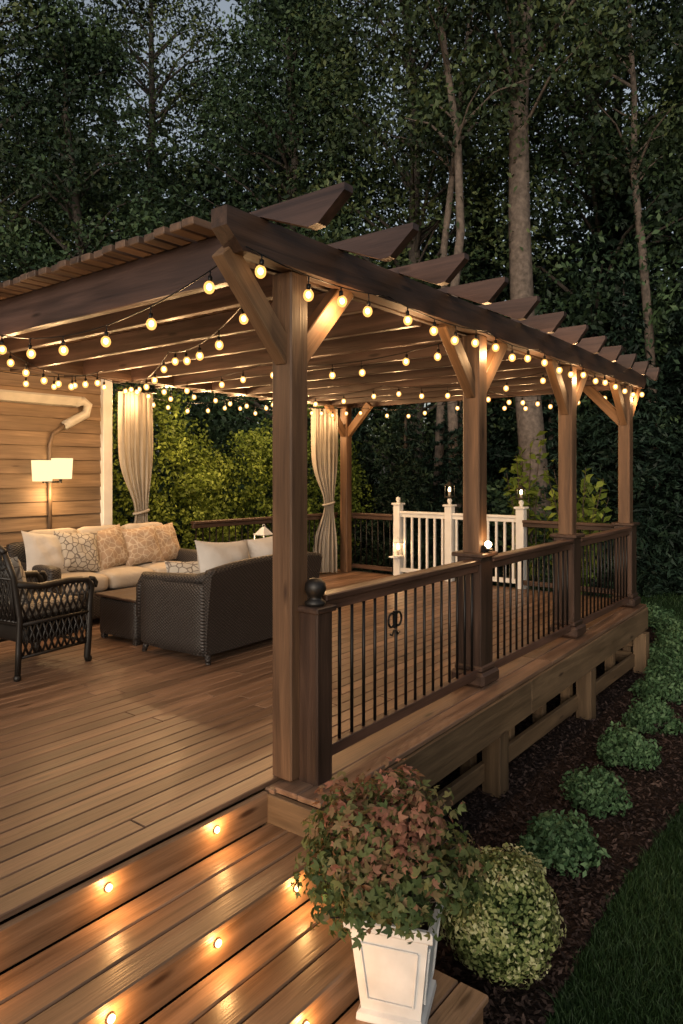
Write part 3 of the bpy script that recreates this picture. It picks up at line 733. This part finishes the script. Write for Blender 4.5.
for a in range(3): t=a*2.09; b.tube([(0,0,.12),(.15*math.cos(t),.15*math.sin(t),.04),(.2*math.cos(t),.2*math.sin(t),.01)],.015,6)
b.build('table_body',['iron'],stb); lantern((3.16,3.23,.53),.36,.17,'white',3)
pp=E('potted_fern',(2.35,3.3,0)); b=MB(); b.lathe([(.001,0),(.10,0),(.14,.24),(.155,.25),(.155,.28),(.13,.28),(.12,.24),(.001,.24)],n=20); b.build('pot',['iron'],pp)
place('fern_leaves',shrub_mesh('fern',.22,.22,.34,26,60,.07,'leafA',.10),(0,0,.24),parent=pp)

# ---------------------------------------------------------------- curtains
def curtain(loc,w,h,rz,tie=.42):
    e=E('outdoor_curtain',loc,rz); nx,nz=110,50; vs=[];fs=[]
    for j in range(nz+1):
        t=j/nz; z=h*t; g=math.exp(-((t-tie)/.16)**2); ww=w*(1-.62*g); amp=.035*(1-.55*g)
        if t<tie: ww*=.9
        for i in range(nx+1):
            s=i/nx; ph=2*math.pi*6*s+1.3*math.sin(5*s+2.5*t)
            vs.append(((s-.5)*ww+.06*g,amp*math.sin(ph)*(.8+.6*math.sin(s*9+t*2))+.012*math.sin(ph*2.3+t*6),z))
    for j in range(nz):
        for i in range(nx): a=j*(nx+1)+i; fs.append((a,a+1,a+nx+2,a+nx+1))
    b=MB(); b.add(vs,fs,0,smooth=True); b.build('cloth',['curtain'],e)
    b=MB(); ww=w*.38; b.tube([(.06+ww*.56*math.cos(a),.055*math.sin(a),h*tie+.02*math.cos(a)) for a in np.linspace(0,6.283,24)],.016,8); b.build('tie_back',['curtain'],e)
    b=MB(); b.tube([(-w*.6,0,h+.01),(w*.6,0,h+.01)],.012,8); b.build('rod',['metal'],e)
curtain((2.44,4.60,.03),.40,2.42,math.radians(-20)); curtain((5.48,4.22,.03),.40,2.42,math.radians(-38))

# ---------------------------------------------------------------- planter
pt=E('white_planter',(-.375,-.885,-.51),math.radians(20)); b=MB(); q=math.sqrt(2)
b.lathe([(.001,.0),(.125*q,.0),(.128*q,.006),(.125*q,.03),(.112*q,.04),(.145*q,.345),(.158*q,.352),(.165*q,.360),(.165*q,.390),(.160*q,.395),(.145*q,.395),(.135*q,.34),(.001,.33)],n=4,rot=math.pi/4,smooth=False)
for a in range(4):
    R=Rz(90*a)
    lo_=[R@Vector((x,-y-.003,z)) for x,y,z in ((-.085,.1175,.085),(.085,.1175,.085),(.108,.1405,.30),(-.108,.1405,.30))]
    for i in range(4): b.beam(lo_[i],lo_[(i+1)%4],.008,.008,0,b=.003,up=tuple(R@Vector((0,-1,0))))
b.build('pot_body',['pot'],pt)
b=MB(); b.box((0,0,.34),(.27,.27,.03),0); b.build('potting_soil',['soil'],pt)
A=Acc()
for i in range(165):
    d=rng.normal(size=3);d/=np.linalg.norm(d);d[2]=abs(d[2])*1.0-.15
    s=rng.uniform(.6,1.0)*(1.2 if i%8==0 else 1); c=np.array([d[0]*.31*s-.04,d[1]*.31*s+.03,.52+d[2]*.38*s])
    V,Q=ntube([(0,0,.33),c*np.array([.5,.5,.85]),c],[.006,.004,.003],4);A.add(V,Q,0,.4)
    P,dd=clump(c,.075,26,(1,1,.8)); V,Q=lobed(P,.034,unit(dd*.5+d+np.array([0,0,.4])),.55)
    tone=.25+.48*max(0,d[2])*rng.uniform(.2,1.8)+.14*rng.uniform(); A.add(V,Q,1,np.repeat(np.clip(tone+rng.normal(0,.15,len(P))+.25*rng.uniform(0,1,len(P))**4,0,1),12))
place('foliage',A.mesh('potted_foliage',['bark','pottedleaf']),parent=pt)
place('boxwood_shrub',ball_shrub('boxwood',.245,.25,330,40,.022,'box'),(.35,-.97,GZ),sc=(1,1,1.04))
place('leafy_shrub',shrub_mesh('leafyshrub',.20,.17,.42,46,40,.04,'bed',.08),(-.05,-.48,GZ+.15),sc=(1.05,1.05,1.75))
bm_=[shrub_mesh('bedding%d'%k,.17,.17,.21,70,46,.030,'bed',.06) for k in range(3)]
for k,(x,y,s) in enumerate([(1.41,-.84,1.15),(2.19,-.80,1.12),(3.02,-.78,1.18),(3.9,-.74,1.2),(4.9,-.62,1.45),(5.75,-.50,1.5),(6.6,-.35,1.7),(7.5,-.2,1.8),(8.3,.3,1.7)]):
    place('bedding_plant',bm_[k%3],(x,y,GZ+.01),random.uniform(0,6),(s*random.uniform(.85,1.15),s,s*random.uniform(.85,1.2)))
b=MB(); b.rbox((0,0,.1),(.42,.36,.26),.12,0,puff=.02); r=b.build('garden_rock',[plain('rock_brown',(.16,.10,.07),.9,nscale=8,bump=1)]); r.location=(8.2,-.35,GZ)
def hydr(name,H,nst,spread):
    A=Acc()
    for i in range(nst):
        an=rng.uniform(0,6.28);l=rng.uniform(.2,1)*spread;h=H*rng.uniform(.65,1)
        p0=np.zeros(3);p1=np.array([l*.35*math.cos(an),l*.35*math.sin(an),h*.55]);p2=np.array([l*math.cos(an),l*math.sin(an),h])
        V,Q=ntube([p0,p1,p2],[.014,.010,.004],5);A.add(V,Q,0,.5)
        t=rng.uniform(.35,1,26)[:,None]; P=(1-t)**2*p0+2*t*(1-t)*p1+t*t*p2+rng.normal(0,.06,(26,3))
        V,Q=leaves(P,.15,bias=np.tile([0,0,1.],(26,1)),bw=.5,width=.5); A.add(V,Q,1,np.repeat(rng.uniform(.4,1,26),4))
    return A.mesh(name,['bark','hedge'])
place('hydrangea_shrub',hydr('hydr',2.45,30,.6),(6.9,.95,GZ)); place('hydrangea_shrub',hydr('hydr2',2.8,14,.4),(6.9,1.7,GZ))

# ---------------------------------------------------------------- hedge, fence
A=Acc()
for i in range(560):
    x=rng.uniform(2.3,8.2);z=rng.uniform(.1,3.0+.3*math.sin(x*2.1)+.35*math.sin(x*5)); y=6.0+.25*math.sin(x*3.3+z*2)+rng.normal(0,.12)-.3*rng.uniform(0,1)
    P,d=clump((x,y,z),rng.uniform(.18,.32),85); V,Q=leaves(P,.062,bias=unit(d+np.array([0,-.8,.3])),bw=.5); tone=rng.uniform(.05,.8)
    A.add(V,Q,1,np.repeat(np.clip(tone+rng.normal(0,.16,len(P)),0,1),4))
place('hedge',A.mesh('hedge',['bark','hedge']),(0,0,GZ))
fe=E('wooden_fence'); b=MB()
for i in range(26):
    x=12+i*.42; y=2.6-i*.42; 
    if i%5==0: b.box((x,y,GZ+.5),(.1,.1,1.0),0)
for z in(.25,.55,.85): b.beam((12,2.6,GZ+z),(12+10.5,2.6-10.5,GZ+z),.03,.12,0)
b.build('rails',['beam'],fe)

# ---------------------------------------------------------------- woodland
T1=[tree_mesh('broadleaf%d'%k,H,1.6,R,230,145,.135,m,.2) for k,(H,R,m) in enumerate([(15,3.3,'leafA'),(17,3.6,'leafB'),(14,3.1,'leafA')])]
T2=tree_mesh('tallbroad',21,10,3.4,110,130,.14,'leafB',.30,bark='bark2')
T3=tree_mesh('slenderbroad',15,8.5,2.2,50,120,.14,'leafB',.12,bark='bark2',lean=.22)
CF=conifer_mesh('conifer',6.5,1.7,.18); CF2=conifer_mesh('conifer_tall',11,2.4,.22)
US=shrub_mesh('under',1.8,1.6,2.8,80,100,.12,'leafA',.5)
f=np.array([.791,.6115]);r_=np.array([.6115,-.791]);c0=np.array([-2.635,-2.362])
def wl(a,d): p=c0+r_*a+f*d; return (float(p[0]),float(p[1]),GZ)   # woodland edge runs across the back of the garden
k=0
for d,st,off in ((17.5,4.0,0),(22.5,4.6,1.7)):
    a=-d*.62-3+off
    while a<d*.62+5:
        p=wl(a+random.uniform(-.6,.6),d+random.uniform(-1.2,1.2)); s=random.uniform(.88,1.15)*(1+(d-17)*.018)
        hz=random.uniform(.95,1.12)*(.86 if -11<a<-6.5 else 1)
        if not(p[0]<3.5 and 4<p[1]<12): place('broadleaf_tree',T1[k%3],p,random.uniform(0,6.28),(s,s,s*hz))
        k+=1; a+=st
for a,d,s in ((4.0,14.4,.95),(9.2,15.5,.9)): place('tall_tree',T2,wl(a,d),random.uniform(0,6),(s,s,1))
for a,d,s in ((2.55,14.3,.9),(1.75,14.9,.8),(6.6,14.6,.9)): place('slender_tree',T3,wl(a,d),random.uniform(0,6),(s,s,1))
for a,d,s in ((1.2,13.2,.62),(2.4,14.2,.72),(5.6,14.0,.95),(7.2,14.6,1.05),(8.6,14.2,1.0),(.2,14.2,.7),(4.4,14.8,.8)): place('conifer_tree',CF,wl(a,d),random.uniform(0,6),(s,s,s))
for a,d,s in ((6.5,17,1.0),(9.5,17.5,1.05),(3.6,18,.9)): place('conifer_tree',CF2,wl(a,d),random.uniform(0,6),(s,s,s))
for i in range(20):
    a=-14+i*1.6; d=14.8+random.uniform(-.4,1.8)
    p=wl(a,d)
    if not(p[0]<3.5 and 4<p[1]<12): place('woodland_shrub',US,p,random.uniform(0,6),(1,1,random.uniform(.7,1.2)))
A=Acc()
for i in range(1100):
    t=rng.uniform(-1.5,1.5);R=rng.uniform(33,42); an=math.atan2(.6115,.791)+t
    z=rng.uniform(0,1)**.9*(16+3*math.sin(t*9)+2*math.sin(t*23)); c=(c0[0]+R*math.cos(an),c0[1]+R*math.sin(an),z+GZ)
    P,d=clump(c,2.2,55); V,Q=leaves(P,.7,bias=d,bw=.4); A.add(V,Q,1,np.repeat(np.clip(rng.uniform(0,.6)+rng.normal(0,.12,len(P)),0,1),4))
place('distant_trees',A.mesh('distant_trees',['bark','leafC']))

# ---------------------------------------------------------------- sky & sun
w=bpy.data.worlds.new('World'); scene.world=w; w.use_nodes=True; nt=w.node_tree
bg=nt.nodes['Background']; sk=nt.nodes.new('ShaderNodeTexSky'); sk.sky_type='NISHITA'; sk.sun_disc=False
el=math.radians(9); rot=math.radians(250); sk.sun_elevation=el; sk.sun_rotation=rot; sk.air_density=1.0; sk.dust_density=4; sk.ozone_density=1.0
hsv=nt.nodes.new('ShaderNodeHueSaturation'); hsv.inputs['Saturation'].default_value=.5
nt.links.new(sk.outputs[0],hsv.inputs['Color']); nt.links.new(hsv.outputs[0],bg.inputs[0]); bg.inputs[1].default_value=.20
sd=bpy.data.lights.new('sun','SUN'); sd.energy=.12; sd.angle=math.radians(25); sd.color=(1,.9,.8)
so_=bpy.data.objects.new('sun',sd); scene.collection.objects.link(so_)
dirv=Vector((math.sin(rot)*math.cos(el),math.cos(rot)*math.cos(el),math.sin(el)+.35)); so_.rotation_euler=dirv.to_track_quat('Z','Y').to_euler()

# ---------------------------------------------------------------- camera
cd=bpy.data.cameras.new('camera'); cam=bpy.data.objects.new('camera',cd); scene.collection.objects.link(cam)
cd.sensor_width=36; cd.lens=24.82; cd.shift_y=-.039; cd.clip_end=1000
cam.location=(-2.635,-2.362,1.515); cam.rotation_euler=(math.radians(90),0,math.radians(-52.3)); scene.camera=cam
